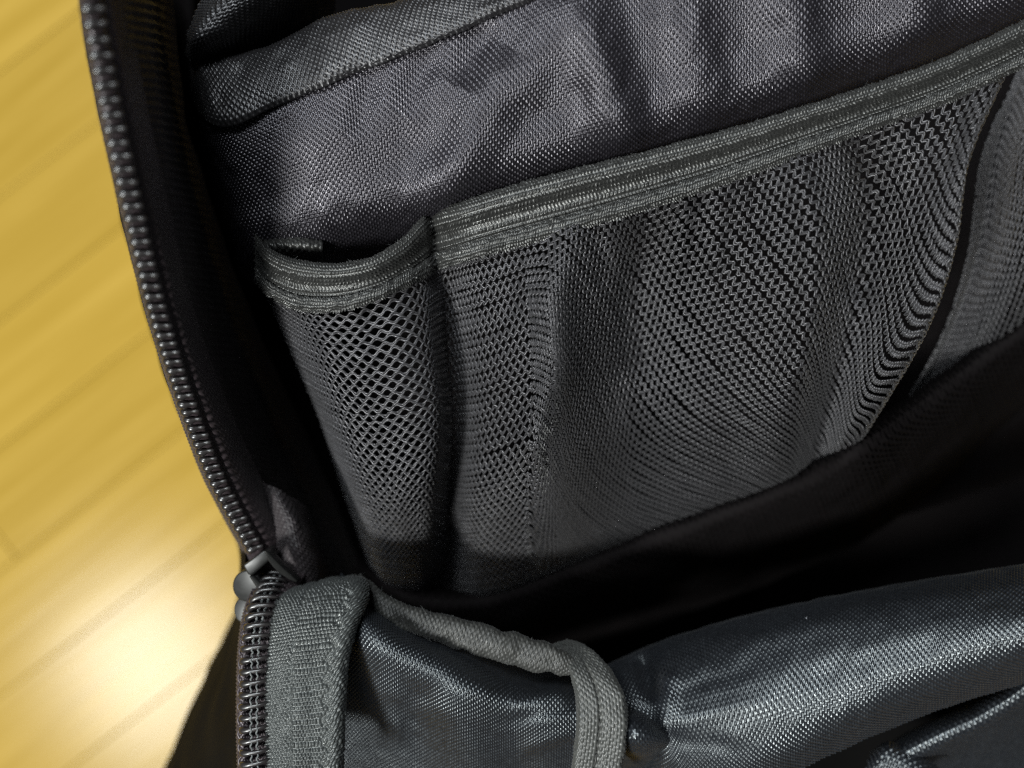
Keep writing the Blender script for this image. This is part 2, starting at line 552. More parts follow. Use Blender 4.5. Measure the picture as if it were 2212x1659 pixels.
NB = [(556, 590), (650, 655), (745, 655), (840, 625), (905, 596), (944, 572), (968, 566), (1040, 545), (1190, 500), (1390, 442), (1590, 378), (1740, 322), (1870, 274), (2050, 206), (2160, 160), (2172, 168)]
net_cols = [
    [(556, 590, .258), (622, 745, .268), (688, 900, .282), (742, 1060, .298), (808, 1250, .320)],
    [(650, 655, .2475), (690, 780, .2520), (738, 930, .2610), (785, 1085, .2760), (832, 1262, .304)],
    [(745, 655, .2440), (775, 800, .2475), (812, 950, .2560), (842, 1100, .2690), (862, 1266, .298)],
    [(840, 625, .2440), (870, 780, .2460), (890, 930, .2530), (890, 1090, .2665), (890, 1268, .297)],
    [(905, 596, .2480), (928, 760, .2490), (944, 910, .2560), (930, 1080, .2700), (912, 1272, .300)],
    [(944, 572, .2540), (950, 750, .2570), (962, 915, .2660), (952, 1085, .2800), (936, 1278, .310)],
    [(966, 566, .2530), (974, 740, .2610), (986, 910, .2720), (976, 1090, .2860), (975, 1285, .316)],
    [(1040, 545, .2470), (1050, 720, .2505), (1052, 900, .2580), (1040, 1090, .2715), (1040, 1290, .302)],
    [(1190, 500, .2430), (1198, 660, .2425), (1206, 835, .2490), (1195, 1040, .2640), (1195, 1245, .297)],
    [(1390, 442, .2425), (1375, 600, .2530), (1372, 780, .2610), (1372, 980, .2740), (1392, 1172, .302)],
    [(1590, 378, .2420), (1572, 560, .2480), (1560, 740, .2555), (1560, 920, .2690), (1572, 1100, .296)],
    [(1740, 322, .2415), (1758, 500, .2415), (1742, 700, .2475), (1712, 880, .2600), (1692, 1055, .288)],
    [(1870, 274, .2410), (1885, 450, .2495), (1855, 660, .2560), (1802, 845, .2660), (1752, 1028, .288)],
    [(2050, 206, .2405), (2010, 420, .2400), (1962, 640, .2440), (1882, 835, .2540), (1800, 1004, .280)],
    [(2160, 160, .2410), (2088, 350, .2365), (2058, 540, .2390), (1990, 730, .2480), (1836, 988, .276)],
    [(2172, 168, .2520), (2075, 375, .2500), (2040, 570, .2540), (1970, 760, .2640), (1828, 1002, .290)],
]


def net(name, cols, rp, lam, shear, parent, mat, along='u', yr=0.00025, amp=0.30, spw=8, fold=1.5, folds=(), ucut=2.0, open_=lambda a, t: 0.30 + 0 * a):
    """knitted net: wavy yarn pairs that touch in turn and leave diamond holes"""
    cols = np.array(cols, float)
    foot = cols[:, -1:].copy()
    foot[..., 1] += 30
    foot[..., 2] += .045
    cols[:, -1, 2] += .006
    cols = np.concatenate([cols, foot], 1)
    dd = cols[:, :, 2].copy()
    pad = np.pad(dd, ((2, 2), (0, 0)), mode='edge')
    sm = sum(pad[k:k + len(dd)] for k in range(5)) / 5
    gain = np.array([1.0, fold, fold, fold, 1.0, 1.0])
    cols[:, :, 2] = sm + (dd - sm) * gain[None, :]
    ctrl = cols.transpose(1, 0, 2)
    if along == 'v':
        ctrl = ctrl.transpose(1, 0, 2)
    S = Surf(ctrl, folds)
    LU, LV = S.lu * 1e3, S.lv * 1e3
    na = int(LU / lam * spw)
    a = np.linspace(0, 1, na)
    nr_lo = int(-abs(shear(1.0)) * LV / rp) - 4 if shear(1.0) > 0 else -2
    nr_hi = int(LV / rp) + 2 + (int(abs(shear(1.0)) * LV / rp) if shear(1.0) < 0 else 0)
    # dense surface table
    TU, TV = 900, 500
    ug, vg = np.linspace(0, 1, TU), np.linspace(0, 1, TV)
    Q = S.grid(ug, vg)
    Nn = normals(Q)

    def lookup(T, u, v):
        x = np.clip(u, 0, 1) * (TU - 1)
        y = np.clip(v, 0, 1) * (TV - 1)
        i = np.minimum(x.astype(int), TU - 2)
        j = np.minimum(y.astype(int), TV - 2)
        fx, fy = (x - i)[..., None], (y - j)[..., None]
        return (T[j, i] * (1 - fx) + T[j, i + 1] * fx) * (1 - fy) + (T[j + 1, i] * (1 - fx) + T[j + 1, i + 1] * fx) * fy

    js = np.arange(nr_lo, nr_hi)
    sh = np.array([shear(x) for x in a])
    slope = np.gradient(sh * LV, a * LU)
    slen = np.sqrt(1 + slope ** 2)
    slen = np.convolve(np.pad(slen, 20, mode='edge'), np.ones(41) / 41, 'valid')
    V, F, base = [], [], 0
    da = (a[1] - a[0]) * LU
    cosv = 1 / slen
    sinv = np.sqrt(np.maximum(0, 1 - cosv ** 2))
    xbase = np.cumsum(cosv) * da
    for j in js:
        sgn = 1 if j % 2 == 0 else -1
        jitA = 1 + 0.10 * rng.normal()
        mid = j * rp * slen / LV + sh
        phase = 2 * np.pi / lam * (xbase + sinv * np.clip(mid, -0.1, 1.1) * LV)
        wv = np.sin(phase + 0.25 * np.sin(phase * 0.13 + j) + 0.35 * np.sin(phase * 0.031 + 0.7 * j))
        wave = np.sign(wv) * np.abs(wv) ** 0.75
        am = open_(a, mid) * jitA
        drift = np.interp(a, np.linspace(0, 1, 60), rng.normal(0, 0.06, 60))
        for k in (0, 1):
            tw = np.sin(phase + j + np.pi * k)
            dl = (sgn * am * wave + drift) * rp + (k - 0.5) * 2 * yr * 1e3 * 0.95     # mm across the yarn
            uu = a - dl * sinv / LU
            vv = mid + dl * cosv / LV
            ok = (vv > 0) & (vv < 0.94) & (uu < ucut)
            if ok.sum() < 4:
                continue
            q = lookup(Q, uu, vv)
            n = lookup(Nn, uu, vv)
            n /= np.linalg.norm(n, axis=1, keepdims=True)
            # yarns cross over each other at the knots
            q = q + n * (0.00016 * (wv * sgn) * (1 if k else -1) + 0.00008 * tw)[:, None]
            t = np.gradient(q, axis=0)
            t /= np.linalg.norm(t, axis=1, keepdims=True) + 1e-12
            b_ = np.cross(t, n)
            rad = yr * (1 + 0.12 * np.sin(phase * 2.3 + 3 * k + j))
            an = np.linspace(0, 2 * np.pi, 4, endpoint=False) + 0.3
            ring = q[:, None] + rad[:, None, None] * (np.cos(an)[None, :, None] * b_[:, None] + np.sin(an)[None, :, None] * n[:, None])
            i = base + np.arange(na * 4).reshape(na, 4)
            jn = np.roll(i, -1, 1)
            q4 = np.stack([i[:-1], jn[:-1], jn[1:], i[1:]], -1)
            q4 = q4[ok[:-1] & ok[1:]]
            V.append(ring.reshape(-1, 3))
            F.append(q4.reshape(-1, 4))
            base += na * 4
    V = np.concatenate(V)
    F = np.concatenate(F)
    used = np.unique(F)
    mp = np.zeros(len(V), np.int64)
    mp[used] = np.arange(len(used))
    return mesh_obj(name, V[used], mp[F], mat, parent)


def sh_main(x):
    x0 = 0.43
    return 0.0 if x < x0 else 1.35 * ((x - x0) / (1 - x0)) ** 1.18


def open_main(a, t):
    # holes pulled open at the left and under the band, drawn into ribs elsewhere
    right = np.clip((a - 0.40) / 0.10, 0, 1)
    o_l = np.interp(t, [0, .5, .8, 1], [.28, .27, .20, .12])
    o_r = np.interp(t, [0, .24, .45, 1], [.29, .27, .13, .05])
    return o_l * (1 - right) + o_r * right


net_folds = [
    ([(1232, 510), (1194, 640), (1206, 800), (1150, 960)], 38, 3.4),
    ([(1722, 370), (1762, 500), (1766, 620), (1722, 800)], 36, 4.0),
    ([(1395, 455), (1372, 640), (1385, 780)], 44, -5.0),
    ([(1850, 310), (1882, 450), (1860, 610)], 40, -5.0),
    ([(1560, 400), (1540, 560)], 26, 1.6),
    ([(1640, 380), (1630, 520)], 22, -1.6),
    ([(1480, 425), (1470, 560)], 20, 1.4),
    ([(1290, 480), (1300, 600)], 20, -1.4),
    ([(1955, 250), (1950, 400)], 20, 1.2),
    ([(1110, 525), (1105, 660)], 22, -1.4),
    ([(2080, 205), (2060, 330)], 18, -1.2),
    ([(700, 670), (720, 800)], 22, 0.8),
    ([(800, 660), (820, 820)], 24, -0.9),
]
mp_ = net('mesh_pocket', net_cols, 1.72, 2.25, sh_main, bag, M_MESH, open_=open_main, folds=net_folds, ucut=0.947)
mp_['label'] = 'dark grey knitted net of the inner pocket, gathered in deep folds'

net2 = [
    [(2180, 120, .262), (2090, 330, .264), (2055, 560, .268), (1985, 760, .278), (1850, 985, .298)],
    [(2215, 110, .262), (2130, 310, .270), (2090, 530, .276), (2025, 720, .284), (1930, 925, .300)],
    [(2260, 90, .258), (2190, 290, .266), (2160, 480, .268), (2105, 660, .276), (2030, 855, .296)],
    [(2310, 70, .256), (2260, 270, .260), (2240, 440, .260), (2200, 600, .268), (2130, 785, .290)],
    [(2370, 50, .256), (2340, 250, .258), (2330, 400, .258), (2300, 540, .264), (2250, 690, .286)],
]
net2 = [[(x + sx, y, d + sd_) for (x, y, d) in c_] for c_, sx, sd_ in zip(net2, (34, 30, 22, 12, 0), (.022, .018, .012, .008, .006))]
o = net('mesh_pocket_side', net2, 2.3, 2.25, lambda x: 0.0, mp_, M_MESH, along='v', yr=0.00027, open_=lambda a, t: 0.10 + 0 * a)
o['label'] = 'shaded second fold of the net, tucked behind the first'

# --- dark seam tape under the net
tp = [(780, 1240), (860, 1290), (940, 1310), (1060, 1305), (1200, 1255), (1400, 1180), (1600, 1105), (1760, 1040), (1850, 985), (2000, 880), (2120, 790), (2260, 690), (2400, 590)]
td = [.318, .304, .304, .306, .300, .300, .294, .282, .273, .284, .290, .288, .288]
rows = []
for off, dd in ((-34, .008), (-14, .000), (10, .002), (50, .014), (100, .04), (150, .08)):
    rows.append([(x + off * 0.35, y + off, d + dd) for (x, y), d in zip(tp, td)])
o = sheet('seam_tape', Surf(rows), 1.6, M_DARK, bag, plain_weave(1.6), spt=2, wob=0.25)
o['label'] = 'dark seam tape along the foot of the net pocket'

# --- zipper path (left edge of the mouth)
ZP = np.array([(183, -90, .186), (197, 32, .187), (214, 130, .189), (233, 233, .192), (252, 322, .196), (272, 411, .201), (300, 530, .208), (328, 644, .216), (356, 738, .224), (384, 825, .232), (420, 925, .242), (462, 1030, .252), (513, 1126, .261), (547, 1186, .267), (566, 1226, .271)], float)

# --- inside of the bag: gusset, bottom and front lining (in the dark)
cav = []
for i, y in enumerate((-150, 150, 420, 700, 950, 1150, 1300)):
    zx = np.interp(y, ZP[:, 1], ZP[:, 0])
    zd = np.interp(y, ZP[:, 1], ZP[:, 2])
    lx = np.interp(y, [-150, 250, 480, 720, 1000, 1300], [375, 430, 500, 590, 715, 830])
    cav.append([(zx + 34, y, zd + .006), (zx + 62, y, zd + .016), (zx + 95 + 0.2 * (lx - zx - 95), y + 10, zd + .05), (lx - 20, y + 30, .36), (lx + 120, y + 60, .40)])
o = sheet('side_gusset', Surf(cav), 1.9, M_GUS, bag, plain_weave(1.9), spt=2, wob=0.3)
o['label'] = 'dark side gusset between zipper and lining'
btm = [[(x, y, d) for x in (x0, 1000, 1500, 2500)] for x0, y, d in ((300, -400, .42), (320, 0, .42), (360, 300, .42), (470, 600, .42), (580, 900, .42), (690, 1300, .44), (640, 1600, .44), (640, 1900, .42))]
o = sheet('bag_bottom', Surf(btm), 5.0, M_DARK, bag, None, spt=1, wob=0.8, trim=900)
o['label'] = 'dark inside of the bag'

# --- zipper tape strip under the open row of teeth
zrows = []
for (x, y, d) in ZP:
    t = np.interp(y, [0, 700, 1000, 1200], [0, 0, .4, 1.0])
    zrows.append([(x - 19 - 6 * t, y, d + .020), (x - 18 - 4 * t, y, d + .006), (x - 13 - 2 * t, y + 1, d + .0014), (x - 2, y + 2, d + .0006), (x + 20, y + 4, d + .0016), (x + 32, y + 5, d + .0042), (x + 48, y + 6, d + .0052), (x + 70 + 14 * t, y + 8, d + .0105), (x + 84 + 40 * t, y + 10, d + .020)])
zt = sheet('zipper_tape', Surf(zrows), 0.85, M_ZTAPE, bag, plain_weave(0.85, .3, .2), spt=2, wob=0.05)
zt['label'] = 'brownish black tape carrying the open row of zipper teeth'


def revolve_tooth(profile_path, radii, sides=8):
    return tube(profile_path, radii, sides)


# one open coil tooth: bulged head, bent leg; x = away from tape edge, z = towards the eye
hp = np.array([(-.00135, 0, .0001), (-.00115, 0, .0003), (-.0007, 0, .0006), (-.0001, 0, .0008), (.0005, 0, .0006), (.0011, 0, .0002), (.0018, 0, -.0001), (.0025, 0, -.0003), (.0027, 0, -.0005)])
hr = [.0001, .0007, .00094, .00100, .00086, .00056, .00052, .00052, .0001]
tv, tq = tube(hp, hr, 8)
tooth_me = mesh_obj('tooth', tv, tq, M_TOOTH).data
bpy.data.objects.remove(bpy.data.objects['tooth'])

fine = P(curve(ZP, 3000))
arc = np.concatenate([[0], np.linalg.norm(np.diff(fine, axis=0), axis=1).cumsum()])
pitch = 0.0025
ntooth = int((arc[-1] - 0.004) / pitch)
import mathutils
for k in range(ntooth):
    s_ = 0.001 + k * pitch
    i = min(np.searchsorted(arc, s_), 2990)
    p = fine[i]
    tdir = fine[min(i + 20, 2999)] - fine[max(i - 20, 0)]
    tdir /= np.linalg.norm(tdir)
    zv = np.array([-0.25, 0.0, 1.0])
    zv -= tdir * zv.dot(tdir)
    zv /= np.linalg.norm(zv)
    xv = np.cross(tdir, zv)
    if xv[0] < 0:
        xv = -xv
    m = mathutils.Matrix(((xv[0], tdir[0], zv[0], p[0]), (xv[1], tdir[1], zv[1], p[1]), (xv[2], tdir[2], zv[2], p[2]), (0, 0, 0, 1)))
    o = bpy.data.objects.new('tooth', tooth_me)
    sc.collection.objects.link(o)
    sc_ = random.uniform(.95, 1.04)
    o.matrix_world = m @ mathutils.Matrix.Rotation(random.uniform(-.06, .06), 4, 'Z') @ mathutils.Matrix.Diagonal((sc_, sc_, sc_, 1))
    o.parent = zt

gf = [[(545, 1030, .276), (585, 1050, .271), (625, 1075, .275), (655, 1095, .292)],
      [(580, 1115, .274), (618, 1125, .268), (655, 1148, .272), (682, 1170, .292)],
      [(596, 1200, .274), (636, 1205, .268), (678, 1220, .272), (702, 1240, .292)],
      [(606, 1290, .278), (646, 1290, .273), (690, 1290, .277), (706, 1300, .295)]]
o = sheet('gusset_fold', Surf(gf, [([(600, 1080), (640, 1180)], 24, 1.0)]), 0.75, M_GUS, bag, plain_weave(.75), spt=3, wob=0.15)
o['label'] = 'grey crease of the side gusset beside the zipper slider'

# --- outer shell of the bag falling to the floor
sh_rows = []
path = [(166, -90, .189), (196, 130, .192), (236, 330, .200), (288, 560, .214), (356, 800, .234), (443, 1010, .255), (512, 1160, .270), (520, 1290, .268), (525, 1420, .258), (522, 1560, .252), (524, 1760, .250)]
out = [0, 0, 0, 0, 0, 0, 0, 10, 66, 128, 200]
for (x, y, d), ou in zip(path, out):
    sh_rows.append([(x + 14, y, d - .001), (x + 6, y, d + .006), (x + 4 - ou * .5, y + 4, d + .045), (x + 4 - ou, y + 8, d + .11), (x + 12 - ou * 1.0, y + 14, .48), (x + 30 - ou * .95, y + 22, .612)])
o = sheet('outer_shell', Surf(sh_rows), 3.2, M_SHELL, bag, None, spt=1, wob=0.5, trim=500)
o['label'] = 'black outside fabric of the bag, out of focus'

# --- closed part of the zipper, below the slider
CP = np.array([(600, 1240, .266), (587, 1262, .262), (574, 1290, .257), (563, 1325, .253), (556, 1365, .250), (551, 1420, .2475), (549, 1500, .246), (549, 1580, .245), (551, 1660, .2445), (553, 1760, .244)], float)
crows = []
for (x, y, d) in CP:
    crows.append([(x - 34, y, d + .012), (x - 31, y, d + .0035), (x - 26, y, d + .0020), (x, y, d + .0024), (x + 26, y, d + .0024), (x + 40, y, d + .0026), (x + 60, y, d + .004)])
ct = sheet('closed_zipper_tape', Surf(crows), 0.7, M_ZTAPE, bag, plain_weave(0.7), spt=4)
ct['label'] = 'dark tape of the closed zipper below the slider'
# bar-shaped tooth: bulbous left end, thin raised right end
bp_ = np.array([(-.0031, 0, -.0012), (-.0030, 0, -.0004), (-.0026, 0, .0004), (-.0018, .00005, .0009), (-.0006, .00018, .0010), (.0006, .0003, .0009), (.0016, .00042, .0007), (.0024, .0006, .0004), (.0030, .0008, -.0002), (.0032, .0009, -.0008)])
br = [.00045, .00075, .00088, .00080, .00062, .00056, .00054, .00046, .00034, .0001]
bv, bq = tube(bp_, br, 8)
bar_me = mesh_obj('tooth', bv, bq, M_TOOTH).data
bpy.data.objects.remove([o_ for o_ in bpy.data.objects if o_.data == bar_me][0])
fine2 = P(curve(CP, 2000))
arc2 = np.concatenate([[0], np.linalg.norm(np.diff(fine2, axis=0), axis=1).cumsum()])
for k in range(int(arc2[-1] / .0025)):
    i = min(np.searchsorted(arc2, 0.001 + k * .0025), 1990)
    p = fine2[i]
    tdir = fine2[max(i - 20, 0)] - fine2[min(i + 20, 1999)]
    tdir /= np.linalg.norm(tdir)
    zv = np.array([-.12, 0, 1.0]); zv -= tdir * zv.dot(tdir); zv /= np.linalg.norm(zv)
    xv = np.cross(tdir, zv)
    m = mathutils.Matrix(((xv[0], tdir[0], zv[0], p[0]), (xv[1], tdir[1], zv[1], p[1]), (xv[2], tdir[2], zv[2], p[2]), (0, 0, 0, 1)))
    o = bpy.data.objects.new('tooth', bar_me)
    sc.collection.objects.link(o)
    o.matrix_world = m @ mathutils.Matrix.Rotation(random.uniform(-.05, .05), 4, 'Z') @ mathutils.Matrix.Diagonal((random.uniform(.96, 1.03), 1, 1, 1))
    o.parent = ct
# sewing cords over the teeth and the corded left edge
for off, rr_, zz in ((-4, .00022, .0012), (9, .00022, .0012)):
    n_ = 420
    c = P(curve(CP + np.array([off, 0, -.0]), n_))
    ar = np.linspace(0, arc2[-1], n_)
    c[:, 2] += zz + .00030 * np.cos(2 * np.pi * (ar - .001) / .0025)
    c[:, 0] += .00016 * np.sin(2 * np.pi * ar / .00118 + off)
    vv, qq = tube(c, rr_, 6)
    mesh_obj('sewing_cord', vv, qq, M_CORD, ct)
n_ = 420
c = P(curve(CP + np.array([-32, 0, .0022]), n_))
c[:, 0] += .00028 * np.sin(2 * np.pi * np.linspace(0, arc2[-1], n_) / .0025)
vv, qq = tube(c, .00035, 6)
mesh_obj('edge_cord', vv, qq, M_ZTAPE, ct)

# --- slider
def prism(name, pts, d0, d1, parent, mat, bev=.0004, tilt=(0, 0)):
    import bmesh
    bm = bmesh.new()
    cx = sum(p[0] for p in pts) / len(pts)
    cy = sum(p[1] for p in pts) / len(pts)
    tp_, bt_ = [], []
    for (x, y) in pts:
        dz = (x - cx) * tilt[0] * 1e-3 + (y - cy) * tilt[1] * 1e-3
        w = P((x, y, d0 + dz))
        tp_.append(bm.verts.new(w))
        bt_.append(bm.verts.new((w[0], w[1], HC - d1 - dz)))
    bm.faces.new(tp_)
    bm.faces.new(bt_[::-1])
    n = len(pts)
    for i in range(n):
        bm.faces.new((tp_[i], bt_[i], bt_[(i + 1) % n], tp_[(i + 1) % n]))
    bmesh.ops.recalc_face_normals(bm, faces=bm.faces)
    bmesh.ops.bevel(bm, geom=list(bm.edges), offset=bev, segments=3, affect='EDGES', profile=0.5, clamp_overlap=True)
    for f in bm.faces:
        f.smooth = True
    me = bpy.data.meshes.new(name)
    bm.to_mesh(me); bm.free()
    me.materials.append(mat)
    o = bpy.data.objects.new(name, me)
    sc.collection.objects.link(o)
    o.parent = parent
    return o


sl = prism('slider', [(524, 1221), (571, 1188), (582, 1198), (582, 1210), (545, 1243), (536, 1243)], .2590, .2690, bag, M_SLIDER, .0005, (.01, .02))
sl['label'] = 'dark grey zipper slider at the end of the closed teeth'
fpts = [(571, 1189), (580, 1194), (597, 1212), (614, 1229), (630, 1243), (643, 1255), (639, 1259), (624, 1252), (606, 1241), (590, 1226), (579, 1212)]
prism('flange', fpts, .2592, .2640, sl, M_SLIDER, .0004, (.045, .05))
cc = (533, 1266)
disc = [(cc[0] + 31 * math.cos(a_) * (1.0), cc[1] + 34 * math.sin(a_)) for a_ in np.linspace(0, 2 * math.pi, 28, endpoint=False)]
prism('lower_plate', disc, .2622, .2665, sl, M_SLIDER, .0011, (-.03, .03))
prism('wing', [(536, 1244), (546, 1243), (566, 1262), (578, 1276), (570, 1284), (552, 1268)], .2600, .2645, sl, M_SLIDER, .0005, (.03, .03))
prism('channel', [(534, 1236), (578, 1204), (612, 1236), (604, 1262), (560, 1268)], .2672, .2730, sl, M_ZTAPE, .0004)
cc2 = (526, 1318)
lob = [(cc2[0] + 21 * math.cos(a_), cc2[1] + 28 * math.sin(a_)) for a_ in np.linspace(0, 2 * math.pi, 24, endpoint=False)]
prism('pull_loop', lob, .2655, .2690, sl, M_SLIDER, .0010, (-.02, .0))

# --- grey twill tape beside the closed teeth
def twill_h(um, vm, u, v):
    s = um[None, :] * np.ones((len(vm), 1))
    t = vm[:, None] * np.ones((1, len(um)))
    U = u[None, :] * np.ones((len(vm), 1))
    wv = 0.25 * np.sin(t * 1.15 + 0.6 * np.sin(t * .31))
    p1 = 0.80
    left = np.clip((0.30 - U) / 0.02, 0, 1)
    right = np.clip((U - 0.60 - 0.03 * np.sin(t * 1.4)) / 0.02, 0, 1)
    mid = 1 - np.clip(left + right, 0, 1)
    s2 = s + vnoise(s.shape, 6, .05)
    t2 = t + vnoise(s.shape, 6, .06)
    hl = beads(s2, t2 + s2 * .1, .76, .78)
    hm = beads(s2, t2 + wv, .78, 1.02)
    hr_ = beads(s2, t2 + 0.62 * s2 + wv, 1.02, .98, .6)
    h = .00060 * (left * hl + mid * hm + right * hr_)
    h *= 1 + vnoise(h.shape, 5, .22)
    seam1 = np.exp(-((U - 0.60 - 0.03 * np.sin(t * 1.4)) / 0.022) ** 2)
    seam2 = np.exp(-((U - 0.30) / 0.02) ** 2)
    return h - .00050 * seam1 - .00035 * seam2 + .0004 * np.exp(-((U - .45) / .12) ** 2)


TL = [(652, 1268), (616, 1284), (598, 1315), (590, 1370), (584, 1440), (580, 1520), (581, 1600), (584, 1700)]
TR = [(762, 1248), (786, 1258), (788, 1296), (766, 1350), (748, 1420), (741, 1500), (737, 1590), (733, 1700)]
TD = [.2640, .2575, .2520, .2475, .2450, .2440, .2435, .2430]
rows = []
for a, b_, d in zip(TL, TR, TD):
    rows.append([(a[0] + (b_[0] - a[0]) * f, a[1] + (b_[1] - a[1]) * f, d + dd) for f, dd in ((-.03, .0042), (.0, .0016), (.12, .0004), (.35, -.0006), (.6, -.0002), (.85, -.0008), (.97, .0002), (1.02, .0030), (.98, .0075))])
rows.insert(0, [(r[0] + 10, r[1] - 2, r[2] + .012) for r in rows[0]])
tt = sheet('twill_tape', Surf(rows), 0.80, M_TAPE, bag, None, spt=5, wob=0.05, extra=twill_h)
tt['label'] = 'greenish grey twill tape sewn beside the closed zipper'

# --- front fabric between twill tape and binding
ff = [
    [(735, 1240, .276), (800, 1285, .272), (900, 1345, .270), (1000, 1380, .270), (1090, 1425, .271), (1180, 1455, .272), (1260, 1440, .272)],
    [(735, 1280, .268), (795, 1318, .262), (890, 1370, .260), (1000, 1405, .262), (1090, 1452, .262), (1180, 1475, .264), (1260, 1465, .266)],
    [(735, 1320, .260), (795, 1350, .2525), (885, 1398, .2500), (990, 1435, .2515), (1090, 1485, .2525), (1180, 1500, .2530), (1262, 1500, .258)],
    [(735, 1370, .258), (797, 1390, .2500), (880, 1432, .2475), (985, 1475, .2470), (1090, 1525, .2475), (1180, 1542, .2480), (1264, 1545, .2520)],
    [(735, 1430, .260), (800, 1445, .2540), (880, 1480, .2520), (985, 1525, .2505), (1090, 1572, .2510), (1180, 1590, .2515), (1264, 1595, .2550)],
    [(735, 1500, .264), (800, 1515, .2610), (880, 1545, .2600), (985, 1585, .2580), (1090, 1625, .2590), (1180, 1640, .2595), (1260, 1645, .2620)],
    [(735, 1600, .272), (800, 1610, .2710), (880, 1640, .2710), (985, 1665, .2690), (1090, 1690, .2700), (1180, 1700, .2700), (1250, 1710, .2710)],
    [(735, 1720, .284), (800, 1730, .2840), (880, 1750, .2840), (985, 1770, .2820), (1090, 1780, .2830), (1180, 1790, .2830), (1250, 1800, .2830)],
]
S_f = Surf(ff, [([(810, 1340), (840, 1450), (850, 1560)], 34, 1.6), ([(985, 1530), (1040, 1680)], 50, 2.6), ([(900, 1520), (915, 1690)], 42, -2.6), ([(1110, 1560), (1130, 1690)], 50, -2.4), ([(1180, 1450), (1215, 1500)], 26, 1.5), ([(1275, 1470), (1100, 1525)], 15, 1.2, 1), ([(1275, 1520), (1080, 1560)], 15, -1.1, 1), ([(1275, 1570), (1100, 1625)], 16, 1.0, 1), ([(800, 1480), (1000, 1560)], 20, 0.9, 1), ([(760, 1380), (810, 1520)], 18, -0.9, 1)])
o = sheet('front_panel', S_f, 0.62, M_FRONT, bag, plain_weave(.62, jit=.05), spt=4, wob=0.05)
o['label'] = 'navy black glossy woven front panel between twill tape and binding'

# --- grey piping along its upper edge
pp = curve([(770, 1262, .268), (800, 1286, .264), (850, 1320, .261), (900, 1342, .259), (1000, 1370, .257), (1090, 1398, .255), (1170, 1420, .253), (1235, 1440, .252)], 16)
pr = np.interp(np.linspace(0, 1, 16), [0, .3, .7, .9, 1], [.0024, .0026, .0034, .0032, .0016])
rows = []
cpath = P(pp)
S_pts = []
for an in np.linspace(-0.35 * np.pi, 1.25 * np.pi, 9):
    dn = np.array([0.25, 1.0, 0]); dn /= np.linalg.norm(dn)
    S_pts.append(cpath + pr[:, None] * (math.cos(an) * dn + 0.75 * math.sin(an) * np.array([0, 0, 1.0])))
S_pts = np.array(S_pts)


class RawSurf(Surf):
    def raw(self, u, v):
        R_, C_ = self.c.shape[:2]
        return np.einsum('ar,rck,bc->abk', crw(R_, v), self.c, crw(C_, u))


o = sheet('piping', RawSurf(S_pts), 0.62, M_PIPE, bag, plain_weave(.62, .30, .22, .25), wob=0.28)
o['label'] = 'grey fuzzy piping along the upper edge of the front panel'

def fuzz(name, pts, nrm, n, length, parent, mat):
    V_, F_, b0 = [], [], 0
    for k in range(n):
        i_ = rng.integers(len(pts))
        d0 = nrm[i_] + rng.normal(0, .7, 3)
        d0 /= np.linalg.norm(d0)
        d1 = rng.normal(0, 1, 3)
        tt_ = np.linspace(0, 1, 5)[:, None]
        L_ = length * rng.uniform(.4, 1.3)
        path_ = pts[i_] + tt_ * d0 * L_ + tt_ ** 2 * d1 * L_ * .5
        v_, q_ = tube(path_, [.00004, .000035, .00003, .000025, .00001], 3)
        V_.append(v_); F_.append(q_ + b0); b0 += len(v_)
    o_ = mesh_obj(name, np.concatenate(V_), np.concatenate(F_), mat, parent)
    o_['kind'] = 'stuff'
    return o_


fuzz('fuzz', S_pts[2:7].reshape(-1, 3), np.tile([0, .5, .8], (5 * 16, 1)), 170, .0012, o, M_CORD)
eq = S_el.grid(np.linspace(0, 1, 400), np.array([.20, .24, .28])).reshape(-1, 3)
fuzz('fuzz', eq, np.tile([0, .7, .6], (len(eq), 1)), 110, .0007, el, M_CORD)

# --- binding tape looped over the edge: two folded strands with a sewn groove
BL = [(1190, 1392), (1212, 1408), (1232, 1446), (1246, 1500), (1250, 1560), (1244, 1620), (1226, 1720)]
BR = [(1222, 1382), (1268, 1400), (1316, 1446), (1346, 1504), (1352, 1570), (1346, 1630), (1332, 1730)]
BD = [.262, .256, .2495, .2460, .2445, .2445, .2455]
prof = [(-.01, .0085), (.0, .0030), (.02, .0007), (.07, .0001), (.2, .0), (.40, .0001), (.44, .0010), (.48, .0001), (.64, -.0002), (.82, -.0002), (.95, .0), (.985, .0007), (1.0, .0032), (.99, .0090)]
rows = []
for a, b_, d in zip(BL, BR, BD):
    rows.append([(a[0] + (b_[0] - a[0]) * f, a[1] + (b_[1] - a[1]) * f, d + dd) for f, dd in prof])
o = sheet('binding_tape', Surf(rows), 0.64, M_BIND, bag, plain_weave(.64, .32, .2, .2), spt=4, wob=0.14)
o['label'] = 'folded grey binding tape with a sewn groove, pinching the front fabric'
gr = np.array([[a[0] + (b_[0] - a[0]) * .44, a[1] + (b_[1] - a[1]) * .44, d + .0006] for a, b_, d in zip(BL, BR, BD)])
gp = P(curve(gr, 200))
for k in range(12, 190, 13):
    seg = gp[k:k + 9].copy()
    seg[:, 2] += .0004 * np.sin(np.linspace(0, np.pi, len(seg)))
    vv, qq = tube(seg, .00024, 6)
    mesh_obj('stitch', vv, qq, M_PIPE, o)

